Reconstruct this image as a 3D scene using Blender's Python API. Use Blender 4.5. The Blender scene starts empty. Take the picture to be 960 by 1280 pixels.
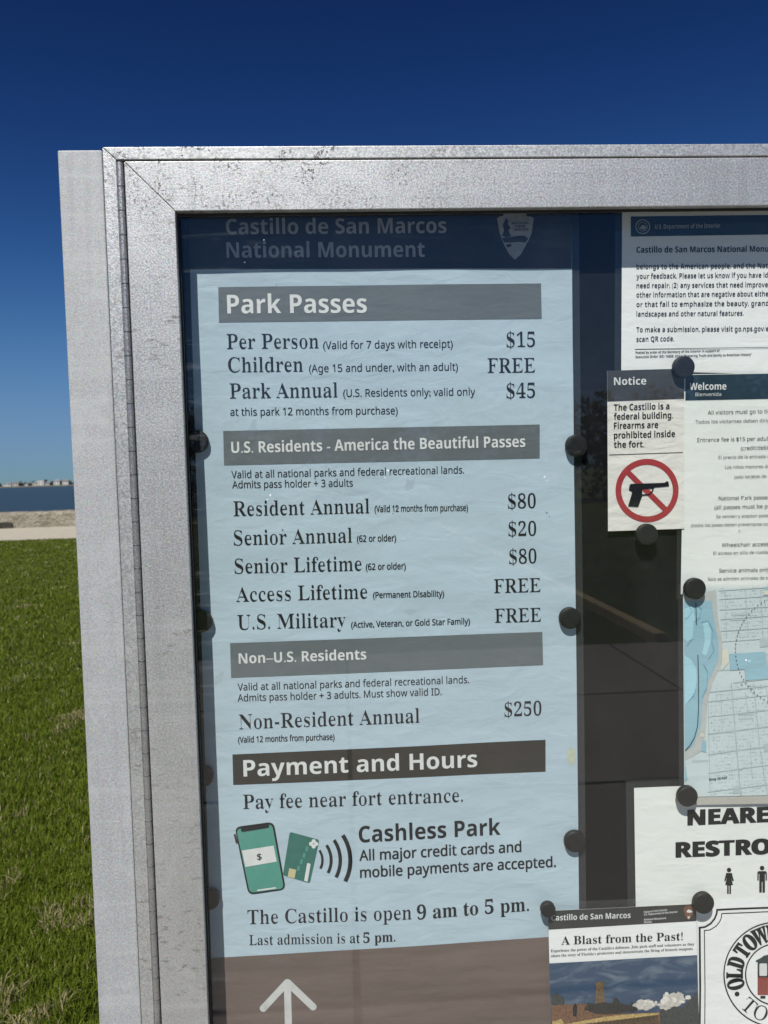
import bpy, bmesh, math, random
import numpy as np
from mathutils import Vector, Matrix, noise

random.seed(7); rng = np.random.default_rng(7)
S = bpy.context.scene
C = S.collection
R = math.radians

# ------------------------------------------------------------------ camera
EYE = Vector((0.0, -0.95, 1.5))            # phone held at eye height, 0.95 m before the door of the case
YAW, PITCH, ROLL = R(3.10280), R(-2.78948), R(-1.62679)
FPX = 961.0                                # focal length in pixels of the 960 x 1280 photograph
fwd = Vector((math.sin(YAW)*math.cos(PITCH), math.cos(YAW)*math.cos(PITCH), math.sin(PITCH)))
_r0 = Vector((math.cos(YAW), -math.sin(YAW), 0)); _u0 = _r0.cross(fwd)
rgt = _r0*math.cos(ROLL) + _u0*math.sin(ROLL)
up = -_r0*math.sin(ROLL) + _u0*math.cos(ROLL)
cd = bpy.data.cameras.new('camera'); cam = bpy.data.objects.new('camera', cd); C.objects.link(cam)
cd.sensor_fit = 'VERTICAL'; cd.sensor_height = 24; cd.lens = FPX/1280*24
cd.clip_start = 0.02; cd.clip_end = 20000
cam.matrix_world = Matrix(((rgt.x, up.x, -fwd.x, EYE.x), (rgt.y, up.y, -fwd.y, EYE.y), (rgt.z, up.z, -fwd.z, EYE.z), (0, 0, 0, 1)))
cd.dof.use_dof = True; cd.dof.focus_distance = 0.985; cd.dof.aperture_fstop = cd.lens/2.4   # a phone's 2.4 mm wide pupil
S.camera = cam

# ------------------------------------------------------------------ light
SUN = Vector((-0.33, -1.0, 1.38)).normalized()          # towards the sun: over the photographer's left shoulder
w = bpy.data.worlds.new('World'); S.world = w; w.use_nodes = True
nt = w.node_tree; bgn = nt.nodes['Background']
sky = nt.nodes.new('ShaderNodeTexSky'); sky.sky_type = 'NISHITA'; sky.sun_disc = False
sky.sun_elevation = math.asin(SUN.z); sky.sun_rotation = math.atan2(SUN.x, SUN.y)
sky.altitude = 0; sky.air_density = 1.0; sky.dust_density = 0.0; sky.ozone_density = 6.0
# a phone's rendering of a polarised blue sky: steeper at the zenith, held back towards the horizon
gam = nt.nodes.new('ShaderNodeGamma'); gam.inputs[1].default_value = 2.7; nt.links.new(sky.outputs[0], gam.inputs[0])
def vm(op, a, b):
    n = nt.nodes.new('ShaderNodeVectorMath'); n.operation = op
    for i, v in enumerate((a, b)):
        if isinstance(v, tuple): n.inputs[i].default_value = v
        else: nt.links.new(v, n.inputs[i])
    return n.outputs[0]
num = vm('MULTIPLY', gam.outputs[0], (.0925, .0715, .0490)); den = vm('ADD', vm('MULTIPLY', gam.outputs[0], (.0575, .0240, .0083)), (1.0, 1.0, 1.0))
nt.links.new(vm('DIVIDE', num, den), bgn.inputs[0])
bgn.inputs[1].default_value = 0.10
sl = bpy.data.lights.new('sun', 'SUN'); sl.energy = 5.0; sl.angle = R(0.53); sl.color = (1, 0.96, 0.9)
so = bpy.data.objects.new('sun', sl); C.objects.link(so)
so.rotation_euler = SUN.to_track_quat('Z', 'Y').to_euler()
S.view_settings.view_transform = 'Standard'; S.view_settings.look = 'None'
S.view_settings.exposure = 0.22; S.view_settings.gamma = 1; S.view_settings.use_curve_mapping = False
S.render.engine = 'CYCLES'
S.cycles.transparent_max_bounces = 24

# ------------------------------------------------------------------ helpers
YB = 0.050                                 # front of the backing board, behind the door's front plane (y = 0)
def plane(px, py, Y):
    """photogrammetry: where the ray of a photograph point meets the plane y = Y of the case"""
    d = fwd + rgt*((px-480)/FPX) - up*((py-640)/FPX)
    return EYE + d*((Y-EYE.y)/d.y)
def bd(px, py):
    p = plane(px, py, YB); return Vector((p.x, p.z))
PXM = (YB-EYE.y)/FPX                       # metres on the board for one photograph pixel

def link(name, me, mat=None, parent=None):
    o = bpy.data.objects.new(name, me); C.objects.link(o)
    if mat: me.materials.append(mat)
    if parent:
        o.parent = parent; o.matrix_parent_inverse = Matrix.Identity(4)
        o.location = -abs_loc(parent)
    return o
def abs_loc(o):
    v = Vector(o.location)
    while o.parent: o = o.parent; v += Vector(o.location)
    return v
def tag(o, label=None, cat=None, group=None, kind=None):
    for k, v in (('label', label), ('category', cat), ('group', group), ('kind', kind)):
        if v: o[k] = v
    return o
def thing(name, loc, label, cat, group=None):
    o = bpy.data.objects.new(name, None); o.empty_display_size = .05; o.location = loc; C.objects.link(o)
    return tag(o, label, cat, group)
def mesh_of(verts, faces, name='m'):
    me = bpy.data.meshes.new(name); me.from_pydata([tuple(v) for v in verts], [], faces); me.update(); return me
def bm_mesh(bm, smooth=False):
    me = bpy.data.meshes.new('m'); bm.normal_update(); bm.to_mesh(me); bm.free()
    if smooth: me.polygons.foreach_set('use_smooth', [True]*len(me.polygons))
    return me
def box(bm, x0, x1, y0, y1, z0, z1, bev=0):
    r = bmesh.ops.create_cube(bm, size=1, matrix=Matrix.Translation(((x0+x1)/2, (y0+y1)/2, (z0+z1)/2)) @ Matrix.Diagonal((x1-x0, y1-y0, z1-z0, 1)))
    if bev: bmesh.ops.bevel(bm, geom=list({e for v in r['verts'] for e in v.link_edges}), offset=bev, segments=2, affect='EDGES', profile=.5)
def prism(bm, poly, y0, y1, bev=0):
    a = [bm.verts.new((x, y0, z)) for x, z in poly]; b = [bm.verts.new((x, y1, z)) for x, z in poly]
    n = len(poly); fs = [bm.faces.new(a), bm.faces.new(b[::-1])]
    for i in range(n): fs.append(bm.faces.new((a[i], b[i], b[(i+1) % n], a[(i+1) % n])))
    bmesh.ops.recalc_face_normals(bm, faces=fs)
    if bev: bmesh.ops.bevel(bm, geom=list({e for f in fs for e in f.edges}), offset=bev, segments=2, affect='EDGES', profile=.5)
def cyl(bm, p0, p1, r0, r1=None, seg=20, cap=True):
    p0, p1 = Vector(p0), Vector(p1); d = p1-p0
    bmesh.ops.create_cone(bm, cap_ends=cap, segments=seg, radius1=r0, radius2=r0 if r1 is None else r1, depth=d.length,
                          matrix=Matrix.Translation((p0+p1)/2) @ d.to_track_quat('Z', 'Y').to_matrix().to_4x4())

# ------------------------------------------------------------------ materials
class NT:
    def __init__(s, name):
        s.m = bpy.data.materials.new(name); s.m.use_nodes = True; s.t = s.m.node_tree; s.t.nodes.clear()
        s.out = s.n('OutputMaterial')
    def n(s, typ, ins=None, **kw):
        x = s.t.nodes.new('ShaderNode'+typ)
        for k, v in kw.items(): setattr(x, k, v)
        for k, v in (ins or {}).items(): s.set(x, k, v)
        return x
    def set(s, x, k, v):
        i = x.inputs[k]
        if isinstance(v, bpy.types.NodeSocket): s.t.links.new(v, i)
        elif isinstance(v, bpy.types.Node): s.t.links.new(v.outputs[0], i)
        else: i.default_value = v
    def noise(s, vec, scale, detail=4, rough=.6, dist=0):
        return s.n('TexNoise', {'Vector': vec, 'Scale': scale, 'Detail': detail, 'Roughness': rough, 'Distortion': dist}).outputs[0]
    def ramp(s, fac, a, b, ca=(0, 0, 0, 1), cb=(1, 1, 1, 1)):
        r = s.n('ValToRGB', {'Fac': fac}); e = r.color_ramp.elements
        e[0].position = a; e[0].color = ca; e[1].position = b; e[1].color = cb
        return r.outputs[0]
    def mix(s, f, a, b, mode='MIX'):
        x = s.n('MixRGB', {'Fac': f, 'Color1': a, 'Color2': b}, blend_type=mode); return x.outputs[0]
    def math(s, op, a, b=0.0, clamp=False):
        x = s.n('Math', {0: a, 1: b}, operation=op); x.use_clamp = clamp; return x.outputs[0]
    def coord(s, scale=(1, 1, 1), out='Object'):
        t = s.n('TexCoord'); mp = s.n('Mapping', {'Vector': t.outputs[out], 'Scale': scale}); return mp.outputs[0]
    def bsdf(s, **k):
        b = s.n('BsdfPrincipled')
        for kk, v in k.items(): s.set(b, kk.replace('_', ' '), v)
        s.t.links.new(b.outputs[0], s.out.inputs[0]); return b
    def bump(s, h, strength, dist=.001):
        return s.n('Bump', {'Height': h, 'Strength': strength, 'Distance': dist}).outputs[0]
def c4(c): return (c[0], c[1], c[2], 1)
def sr(r, g, b):                            # sRGB 0..255 -> linear
    f = lambda v: v/255/12.92 if v <= 10 else ((v/255+.055)/1.055)**2.4
    return (f(r), f(g), f(b), 1)

WORLD = {}
def m_metal(name, col=(.5, .5, .51), rough=.5, metal=.75, dirt=0.0, blotch=.25):
    t = NT(name); v = t.coord()
    fine = t.noise(v, 1100, 2, .7); mid = t.noise(v, 420, 3, .7); big = t.noise(t.coord((1, 1, .35)), 9, 5, .6)
    vor = t.n('TexVoronoi', {'Vector': v, 'Scale': 420}).outputs['Color']
    sp = t.math('ADD', t.math('MULTIPLY', fine, .5), t.math('MULTIPLY', mid, .5))
    base = t.mix(t.ramp(sp, .40, .60), c4([x*.76 for x in col]), c4([min(1, x*1.25) for x in col]))
    base = t.mix(t.math('MULTIPLY', t.ramp(big, .35, .7), blotch), base, c4([x*.72 for x in col]))
    base = t.mix(.10, base, vor, 'SOFT_LIGHT')
    st = t.noise(t.coord((1, 1, .035)), 75, 4, .6, .3); st2 = t.noise(t.coord((.04, 1, 1)), 60, 4, .6)
    base = t.mix(t.math('MULTIPLY', t.ramp(st, .50, .70), .28), base, c4([x*.66 for x in col]))
    base = t.mix(t.math('MULTIPLY', t.ramp(st2, .52, .70), .32), base, c4([min(1, x*1.30) for x in col]))
    wt_ = t.ramp(t.noise(t.coord(), 17, 6, .68, 1.2), .54, .60); base = t.mix(t.math('MULTIPLY', wt_, .26), base, c4([x*1.25 for x in col]))
    scr = t.ramp(t.noise(t.coord((9, 1, .5)), 140, 3, .6, 2.0), .66, .69); base = t.mix(t.math('MULTIPLY', scr, .35), base, c4([x*.55 for x in col]))
    if dirt:
        d = t.ramp(t.noise(v, 240, 5, .75), .535, .575)
        d2 = t.ramp(t.noise(v, 26, 3, .6), .44, .58)
        # dark specks on the weathered left end of the top members
        geo = t.n('NewGeometry'); sx = t.n('SeparateXYZ', {0: geo.outputs['Position']})
        fx = t.ramp(sx.outputs[0], 0.0, .30, (1, 1, 1, 1), (0, 0, 0, 1))
        z0 = t.n('MapRange', {0: sx.outputs[2], 1: 1.76, 2: 1.86, 3: 0, 4: 1}).outputs[0]
        z0 = t.math('MULTIPLY', z0, t.n('MapRange', {0: sx.outputs[0], 1: -.285, 2: -.235, 3: .25, 4: 1}).outputs[0])
        f = t.math('MULTIPLY', t.math('MULTIPLY', d, d2), t.math('MULTIPLY', fx, z0))
        base = t.mix(t.math('MULTIPLY', f, dirt), base, (.05, .045, .04, 1))
        d3 = t.ramp(t.noise(t.coord((1, 1, 2.5)), 48, 6, .7), .555, .64)
        base = t.mix(t.math('MULTIPLY', t.math('MULTIPLY', t.math('MULTIPLY', d3, t.ramp(sx.outputs[0], .06, .22, (1, 1, 1, 1), (.12, .12, .12, 1))), t.ramp(t.noise(v, 7, 2, .5), .44, .62)), dirt*.8), base, (.12, .095, .07, 1))
    rg = t.n('MapRange', {0: mid, 1: .3, 2: .7, 3: rough-.08, 4: rough+.16}).outputs[0]
    b = t.bsdf(Base_Color=base, Metallic=metal, Roughness=rg)
    t.set(b, 'Normal', t.bump(sp, .50, .0007))
    return t.m
def m_plain(name, col, rough=.5, metal=0, var=.0, scale=80, bump=0, spec=.5):
    t = NT(name); v = t.coord(); nz = t.noise(v, scale, 4, .65)
    base = t.mix(t.ramp(nz, .3, .7), c4([x*(1-var) for x in col[:3]]), c4([min(1, x*(1+var)) for x in col[:3]]))
    b = t.bsdf(Base_Color=base, Metallic=metal, Roughness=rough, Specular_IOR_Level=spec)
    if bump: t.set(b, 'Normal', t.bump(nz, bump, .002))
    return t.m
def m_paper(name, col, var=.05, rough=.42, grime=.12, streak=(1, 1, 1), wrinkle=.25, grime_col=(.35, .33, .28)):
    """laminated print: own colour, uneven fading, faint creases"""
    t = NT(name); v = t.coord(streak)
    n1 = t.noise(v, 9, 5, .6, .4); n2 = t.noise(t.coord(), 130, 4, .7); n3 = t.noise(t.coord(), 3.2, 3, .5)
    base = t.mix(t.ramp(n1, .3, .72), c4([x*(1-var) for x in col[:3]]), c4([min(1, x*(1+var)) for x in col[:3]]))
    base = t.mix(t.math('MULTIPLY', t.ramp(n2, .55, .85), grime*.6), base, c4(grime_col))
    base = t.mix(t.math('MULTIPLY', t.ramp(n3, .5, .8), grime), base, c4(grime_col))
    b = t.bsdf(Base_Color=base, Roughness=rough, Specular_IOR_Level=.4)
    cr = t.noise(t.coord((1, 1, 2.2)), 22, 3, .5, .8)
    t.set(b, 'Normal', t.bump(cr, wrinkle, .003))
    return t.m
def m_film(name, milk=.10, col=(.45, .5, .55)):
    t = NT(name)
    lw = t.n('LayerWeight', {'Blend': .5}); f5 = t.math('POWER', lw.outputs['Facing'], 4.0)
    fr = t.math('ADD', t.math('MULTIPLY', f5, .9), .05)
    dif = t.n('BsdfDiffuse', {'Color': c4(col)}); tr = t.n('BsdfTransparent'); gl = t.n('BsdfGlossy', {'Roughness': .12})
    m1 = t.n('MixShader', {0: milk, 1: tr, 2: dif}); m2 = t.n('MixShader', {0: fr, 1: m1, 2: gl})
    t.t.links.new(m2.outputs[0], t.out.inputs[0]); return t.m
def m_glass():
    t = NT('window glass'); v = t.coord()
    lw = t.n('LayerWeight', {'Blend': .5}); f5 = t.math('POWER', lw.outputs['Facing'], 5.0)
    fr = t.math('ADD', t.math('MULTIPLY', f5, .9), .042)
    sm = t.noise(t.coord((1, 1, .45)), 5, 6, .65, .6); ds = t.noise(v, 240, 3, .7)
    dust = t.math('ADD', t.math('MULTIPLY', t.ramp(sm, .48, .8), .006), t.math('MULTIPLY', t.ramp(ds, .62, .75), .004))
    dust = t.math('ADD', dust, .0)
    mpn = t.n('Mapping', {'Vector': t.n('TexCoord').outputs['Object'], 'Rotation': (0, R(-28), 0), 'Scale': (1.2, 1, 12)})
    sx = t.n('SeparateXYZ', {0: t.n('NewGeometry').outputs['Position']})
    wipe = t.math('MULTIPLY', t.ramp(t.noise(mpn.outputs[0], 9, 5, .6, .5), .56, .74), t.n('MapRange', {0: sx.outputs[0], 1: -.22, 2: -.02, 3: .045, 4: .004}).outputs[0])
    dust = t.math('ADD', dust, wipe)
    dif = t.n('BsdfDiffuse', {'Color': (.8, .82, .84, 1)}); tr = t.n('BsdfTransparent', {'Color': (.975, .985, .98, 1)})
    gl = t.n('BsdfGlossy', {'Roughness': .010})
    m1 = t.n('MixShader', {0: dust, 1: tr, 2: dif}); m2 = t.n('MixShader', {0: fr, 1: m1, 2: gl})
    t.t.links.new(m2.outputs[0], t.out.inputs[0]); return t.m

M = {}
M['alu'] = m_metal('mill aluminium door', (.475, .485, .485), .40, .62, dirt=.95, blotch=.30)
M['post'] = m_metal('aluminium post', (.385, .40, .41), .66, .30, dirt=0, blotch=.28)
M['hinge'] = m_metal('steel hinge', (.40, .40, .40), .36, .8, 0)
M['black'] = m_plain('black gasket', (.012, .012, .013), .5, var=.2)
M['board'] = m_plain('black felt board', (.0055, .006, .007), .8, var=.35, scale=60, bump=.03, spec=.12)
M['inside'] = m_plain('case inside', (.20, .2, .205), .5, .4, var=.15)
M['magnet'] = m_plain('black plastic magnet', (.013, .0135, .014), .5, var=.3, scale=160, bump=.12, spec=.3)
M['glass'] = m_glass(); M['film'] = m_film('laminate film', .055); M['film2'] = m_film('clear laminate film', .035)
M['ink'] = m_plain('black ink', (.010, .011, .014), .5, var=.1, spec=.25)
M['ink2'] = m_plain('grey ink', (.075, .078, .085), .5, var=.1)
M['blue'] = m_paper('faded blue print', (.40, .50, .565), .075, .36, .16, (1, 1, 3.0), .38, (.36, .45, .47))
M['hdr'] = m_paper('black header print', (.036, .037, .037), .25, .4, .10, wrinkle=.3)
M['band'] = m_paper('faded grey band print', (.118, .135, .145), .10, .45, .14, wrinkle=.3, grime_col=(.16, .16, .13))
M['dark'] = m_paper('dark brown band print', (.036, .032, .028), .15, .45, .12, wrinkle=.3, grime_col=(.07, .055, .04))
M['brown'] = m_paper('brown wall print', (.145, .110, .098), .18, .45, .14, (.6, 1, 6), .3, (.12, .09, .08))
M['faint'] = m_plain('faded header lettering', (.33, .34, .35), .5, var=.15)
M['white'] = m_plain('white print', (.62, .63, .62), .5, var=.05)
M['wht2'] = m_plain('pale arrow print', (.52, .52, .51), .5, var=.08)
M['paper'] = m_paper('white laminated paper', (.76, .77, .76), .03, .4, .06, wrinkle=.3)
M['paper2'] = m_paper('yellowed paper', (.68, .665, .62), .06, .45, .30, wrinkle=.8, grime_col=(.42, .38, .29))
M['paper3'] = m_paper('cream paper', (.71, .735, .70), .03, .45, .12, wrinkle=.3)
M['navy'] = m_paper('navy band print', (.020, .042, .062), .2, .4, .08, grime_col=(.05, .08, .1))
M['red'] = m_plain('red ink', (.33, .035, .04), .5, var=.12)
M['redbrown'] = m_plain('brick red ink', (.26, .06, .05), .5, var=.12)
M['teal'] = m_plain('teal print', (.070, .27, .215), .5, var=.06)
M['teal2'] = m_plain('dark teal print', (.030, .14, .115), .5, var=.08)
M['gold'] = m_plain('pale gold print', (.50, .45, .25), .5)
M['stain'] = m_plain('yellow adhesive stain', (.42, .455, .36), .6, var=.2)

# ------------------------------------------------------------------ printed sheets and lettering
class Sheet:
    """one sheet of paper pinned in the case: a gently waved surface that carries its prints"""
    def __init__(s, name, quad, label, cat, mat, layer=0, wave=.0012, seed=0, film=None, filmmat='film', hang=None):
        s.lay = .0012*layer; s.wave = wave; s.seed = seed*7.31
        q = [bd(*p) for p in quad]
        bc = (q[2]+q[3])/2
        s.root = thing(name, (bc.x, YB-s.lay, bc.y), label, cat)
        if film:
            s.grid('laminate', [bd(*p) for p in film], M[filmmat], -.0004, 10, 14)
        s.grid('paper', q, mat, 0, 40, 56)
    def y(s, x, z, lift=0):
        n = noise.noise(Vector((x*4.1+s.seed, z*2.6, s.seed))) + .35*noise.noise(Vector((x*9+s.seed, z*11, 3)))
        return YB - .0016 - s.lay - s.wave*(n+.8) - lift
    def grid(s, name, q, mat, lift, nx, nz, parent=None):
        vs, fs = [], []
        for j in range(nz+1):
            for i in range(nx+1):
                u, v = i/nx, j/nz
                p = (q[0]*(1-u)+q[1]*u)*(1-v) + (q[3]*(1-u)+q[2]*u)*v
                vs.append((p.x, s.y(p.x, p.y, lift), p.y))
        for j in range(nz):
            for i in range(nx):
                a = j*(nx+1)+i; fs.append((a, a+1, a+nx+2, a+nx+1)[::-1])
        me = mesh_of(vs, fs); me.polygons.foreach_set('use_smooth', [True]*len(me.polygons))
        return link(name, me, mat, parent or s.root)
    def band(s, name, quad, mat, lift=.0004, nx=16, nz=4, parent=None):
        return s.grid(name, [bd(*p) for p in quad], mat, lift, nx, nz, parent)
    def flat(s, name, shapes, mat, lift=.0008, parent=None):
        """shapes: list of (verts2d, faces) in board metres, joined to one print"""
        vs, fs = [], []
        for v2, f2 in shapes:
            o = len(vs); vs += [(p[0], s.y(p[0], p[1], lift), p[1]) for p in v2]; fs += [tuple(i+o for i in f) for f in f2]
        return link(name, mesh_of(vs, fs), mat, parent or s.root)

def tri(poly):                              # polygon in pixels -> (verts, faces) on the board, correctly oriented
    v = [bd(*p) for p in poly]
    a = sum(v[i].x*v[(i+1) % len(v)].y - v[(i+1) % len(v)].x*v[i].y for i in range(len(v)))
    if a < 0: v = v[::-1]
    from mathutils.geometry import tessellate_polygon
    f = tessellate_polygon([[Vector((p.x, p.y, 0)) for p in v]])
    out = []
    for t in f:
        p, q, r = (v[i] for i in t)
        out.append(tuple(t) if (q-p).cross(r-p) > 0 else tuple(t)[::-1])
    return v, out
def stroke(pts, wpx, closed=False):         # polyline in pixels with a pen width in pixels
    v = [bd(*p) for p in pts]; n = len(v); vs, fs = [], []; h = wpx*PXM/2
    for i in range(n):
        a = v[(i-1) % n] if (closed or i) else v[i]; b = v[(i+1) % n] if (closed or i < n-1) else v[i]
        d = (b-a).normalized(); nn = Vector((-d.y, d.x))
        vs += [v[i]+nn*h, v[i]-nn*h]
    for i in range(n if closed else n-1):
        j = (i+1) % n; fs.append((2*i, 2*i+1, 2*j+1, 2*j))
    return vs, fs
def disc(cx, cy, r, n=28): return tri([(cx+r*math.cos(2*math.pi*i/n), cy+r*math.sin(2*math.pi*i/n)) for i in range(n)])
def arc(cx, cy, r, a0, a1, wpx, n=40):      # degrees, counter-clockwise from the right in the picture
    return stroke([(cx+r*math.cos(R(a0+(a1-a0)*i/n)), cy-r*math.sin(R(a0+(a1-a0)*i/n))) for i in range(n+1)], wpx)
def rrect(q, rad, n=5):                     # quad with rounded corners, pixels
    out = []
    for i in range(4):
        p, a, b = Vector(q[i]), Vector(q[i-1]), Vector(q[(i+1) % 4])
        s0 = p+(a-p).normalized()*rad; s1 = p+(b-p).normalized()*rad
        for k in range(n+1):
            t = k/n; out.append(tuple(s0*(1-t)**2 + p*2*t*(1-t) + s1*t*t))
    return out

# letter shapes: the mathematical sans / bold / serif alphabets of Blender's own built-in font
ALPH = {'sans': (0x1D5A0, 0x1D5BA, 0x1D7E2), 'bold': (0x1D5D4, 0x1D5EE, 0x1D7EC), 'serif': (0x1D400, 0x1D41A, 0x1D7CE)}
def remap(s, st):
    U, L, D = ALPH[st]; o = ''
    for ch in s:
        if 'A' <= ch <= 'Z': o += chr(U+ord(ch)-65)
        elif 'a' <= ch <= 'z': o += chr(L+ord(ch)-97)
        elif '0' <= ch <= '9': o += chr(D+ord(ch)-48)
        else: o += ch
    return o
_cache = {}
def glyphs(s, style, res=4):
    """-> (N x 2 array, faces) of a line of lettering in cap-height units"""
    k = (s, style)
    if k in _cache: return _cache[k]
    base, thin = {'serif': ('serif', .027), 'serifb': ('serif', .0), 'sans': ('sans', -.010), 'sansl': ('sans', .0), 'sansm': ('sans', -.035),
                  'bold': ('bold', 0), 'boldl': ('bold', .022), 'black': ('bold', -.075), 'slab': ('serif', -.075), 'thin': ('serif', .05)}[style]
    body = s
    dollar = base == 'serif' and s.startswith('$')
    if dollar: body = 'S'+s[1:]
    cu = bpy.data.curves.new('t', 'FONT'); cu.body = remap(body, base); cu.resolution_u = res; cu.fill_mode = 'FRONT'
    o = bpy.data.objects.new('t', cu); C.objects.link(o)
    dg = bpy.context.evaluated_depsgraph_get(); dg.update()
    me = bpy.data.meshes.new_from_object(o.evaluated_get(dg))
    bpy.data.objects.remove(o); bpy.data.curves.remove(cu)
    bm = bmesh.new(); bm.from_mesh(me); bpy.data.meshes.remove(me)
    bmesh.ops.remove_doubles(bm, verts=bm.verts, dist=1e-5)
    cap = CAPH.get(base, .7)
    if thin:
        acc = {}
        for e in bm.edges:
            if len(e.link_faces) != 1: continue
            a, b = e.verts; d = (b.co-a.co); nn = Vector((d.y, -d.x))
            if nn.dot(e.link_faces[0].calc_center_median()-(a.co+b.co)/2) > 0: nn = -nn
            for q in (a, b): acc[q] = acc.get(q, Vector((0, 0))) + nn.normalized()
        mv = {q: v.normalized() for q, v in acc.items() if v.length > 1e-6}
        for q, v in mv.items():
            q.co.x -= thin*cap*v.x
            if thin < 0: q.co.y -= thin*cap*v.y*.6
    V = np.array([v.co[:2] for v in bm.verts]) if len(bm.verts) else np.zeros((0, 2))
    bm.verts.index_update()
    F = []
    for f in bm.faces:
        t = [v.index for v in f.verts]
        if f.normal.z < 0: t = t[::-1]
        F.append(tuple(t))
    bm.free()
    par = list(range(len(V)))
    def find(i):
        while par[i] != i: par[i] = par[par[i]]; i = par[i]
        return i
    for f in F:
        for i in f[1:]: par[find(i)] = find(f[0])
    isl = {}
    for i in range(len(V)): isl.setdefault(find(i), []).append(i)
    for ids in isl.values():                     # full stops, commas and colons of the built-in font are too light: enlarge them
        q = V[ids]; hh = q[:, 1].max()-q[:, 1].min(); ww = q[:, 0].max()-q[:, 0].min()
        if hh < .45*cap and ww < .3*cap and q[:, 1].max() < .45*cap:
            c0 = np.array(((q[:, 0].min()+q[:, 0].max())/2, max(q[:, 1].min(), 0))); k_ = .17*cap/max(ww, .01*cap) if base == 'bold' else .135*cap/max(ww, .01*cap)
            V[ids] = c0+(q-c0)*max(1, min(k_, 2.2))
    if dollar:
        S1 = glyphs('S', style)[0]*cap; xm = (S1[:, 0].min()+S1[:, 0].max())/2; h = .028*cap; n = len(V)
        V = np.vstack([V, [(xm-h, -.13*cap), (xm+h, -.13*cap), (xm+h, 1.13*cap), (xm-h, 1.13*cap)]]); F.append((n, n+1, n+2, n+3))
    _cache[k] = (V/cap, F)
    return _cache[k]
CAPH = {}
for _b, _s in (('sans', 'sansl'), ('bold', 'bold'), ('serif', 'serifb')):
    _v = glyphs('H', _s)[0]; CAPH[_b] = (_v[:, 1].max()-_v[:, 1].min())*.7
_cache.clear()
def line(text, style, p0, p1, cap, upto=None):
    """text whose baseline runs from pixel p0 to p1 (p1 = end of the first `upto` characters), cap height in pixels"""
    V, F = glyphs(text, style)
    x0 = V[:, 0].min(); x1 = (glyphs(text[:upto].rstrip(), style)[0] if upto else V)[:, 0].max()
    a, b = bd(*p0), bd(*p1); d = (b-a)/(x1-x0); n = Vector((-d.y, d.x)).normalized()
    n = (n+Vector((0, 1))).normalized()*cap*PXM
    return [tuple(a+d*(x-x0)+n*y) for x, y in V], F
def ring_text(chars, cx, cy, r, angs, size, style, flip=False, wide=1):
    out = []
    for ch, an in zip(chars, angs):
        V, F = glyphs(ch, style); xm = (V[:, 0].min()+V[:, 0].max())/2
        t = R(an); ex, ey = math.cos(t), -math.sin(t)
        ux, uy = (math.sin(t), math.cos(t)) if not flip else (-math.sin(t), -math.cos(t))
        vs = []
        for x, y in V:
            rr = r+(y*size if not flip else -y*size)
            vs.append(bd(cx+ex*rr+ux*(x-xm)*size*wide, cy+ey*rr+uy*(x-xm)*size*wide))
        out.append((vs, F))
    return out

# ================================================================== SETTING
def sheet_mesh(x0, x1, y0, y1, z, nx=1, ny=1):
    vs = [(x0+(x1-x0)*i/nx, y0+(y1-y0)*j/ny, z) for j in range(ny+1) for i in range(nx+1)]
    fs = [(j*(nx+1)+i, j*(nx+1)+i+1, (j+1)*(nx+1)+i+1, (j+1)*(nx+1)+i) for j in range(ny) for i in range(nx)]
    return mesh_of(vs, fs)
def m_lawn():
    t = NT('lawn soil and turf'); v = t.coord()
    a = t.noise(v, 1.1, 5, .65); b = t.noise(v, 14, 5, .7); c = t.noise(t.coord((1, 2.2, 1)), 120, 3, .7)
    base = t.mix(t.ramp(a, .35, .68), (.062, .096, .010, 1), (.100, .130, .018, 1))
    base = t.mix(t.math('MULTIPLY', t.ramp(b, .56, .72), .5), base, (.17, .145, .06, 1))
    base = t.mix(t.ramp(c, .3, .7), base, (.035, .06, .010, 1), 'MULTIPLY') if False else base
    bs = t.bsdf(Base_Color=base, Roughness=.9, Specular_IOR_Level=.2)
    t.set(bs, 'Normal', t.bump(t.math('ADD', b, c), .9, .03)); return t.m
def m_stone(name, ca, cb, scale, bump=.6, dist=.02, rough=.85):
    t = NT(name); v = t.coord()
    a = t.noise(v, scale, 6, .7, .3); b = t.noise(v, scale*6, 4, .7)
    base = t.mix(t.ramp(a, .3, .7), c4(ca), c4(cb)); base = t.mix(t.math('MULTIPLY', t.ramp(b, .5, .75), .35), base, c4([x*.5 for x in ca]))
    bs = t.bsdf(Base_Color=base, Roughness=rough, Specular_IOR_Level=.3)
    t.set(bs, 'Normal', t.bump(t.math('ADD', a, b), bump, dist)); return t.m

WALK0, WALL0 = 20.3, 26.3
tag(link('lawn', sheet_mesh(-1500, 1500, -1500, 27.5, 0, 1, 1), m_lawn()), kind='structure')
tag(link('shell_path', sheet_mesh(-400, 400, WALK0, WALL0+.2, .006), m_stone('crushed shell path', (.34, .31, .245), (.42, .385, .31), 3, .3, .01)), kind='structure')
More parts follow.
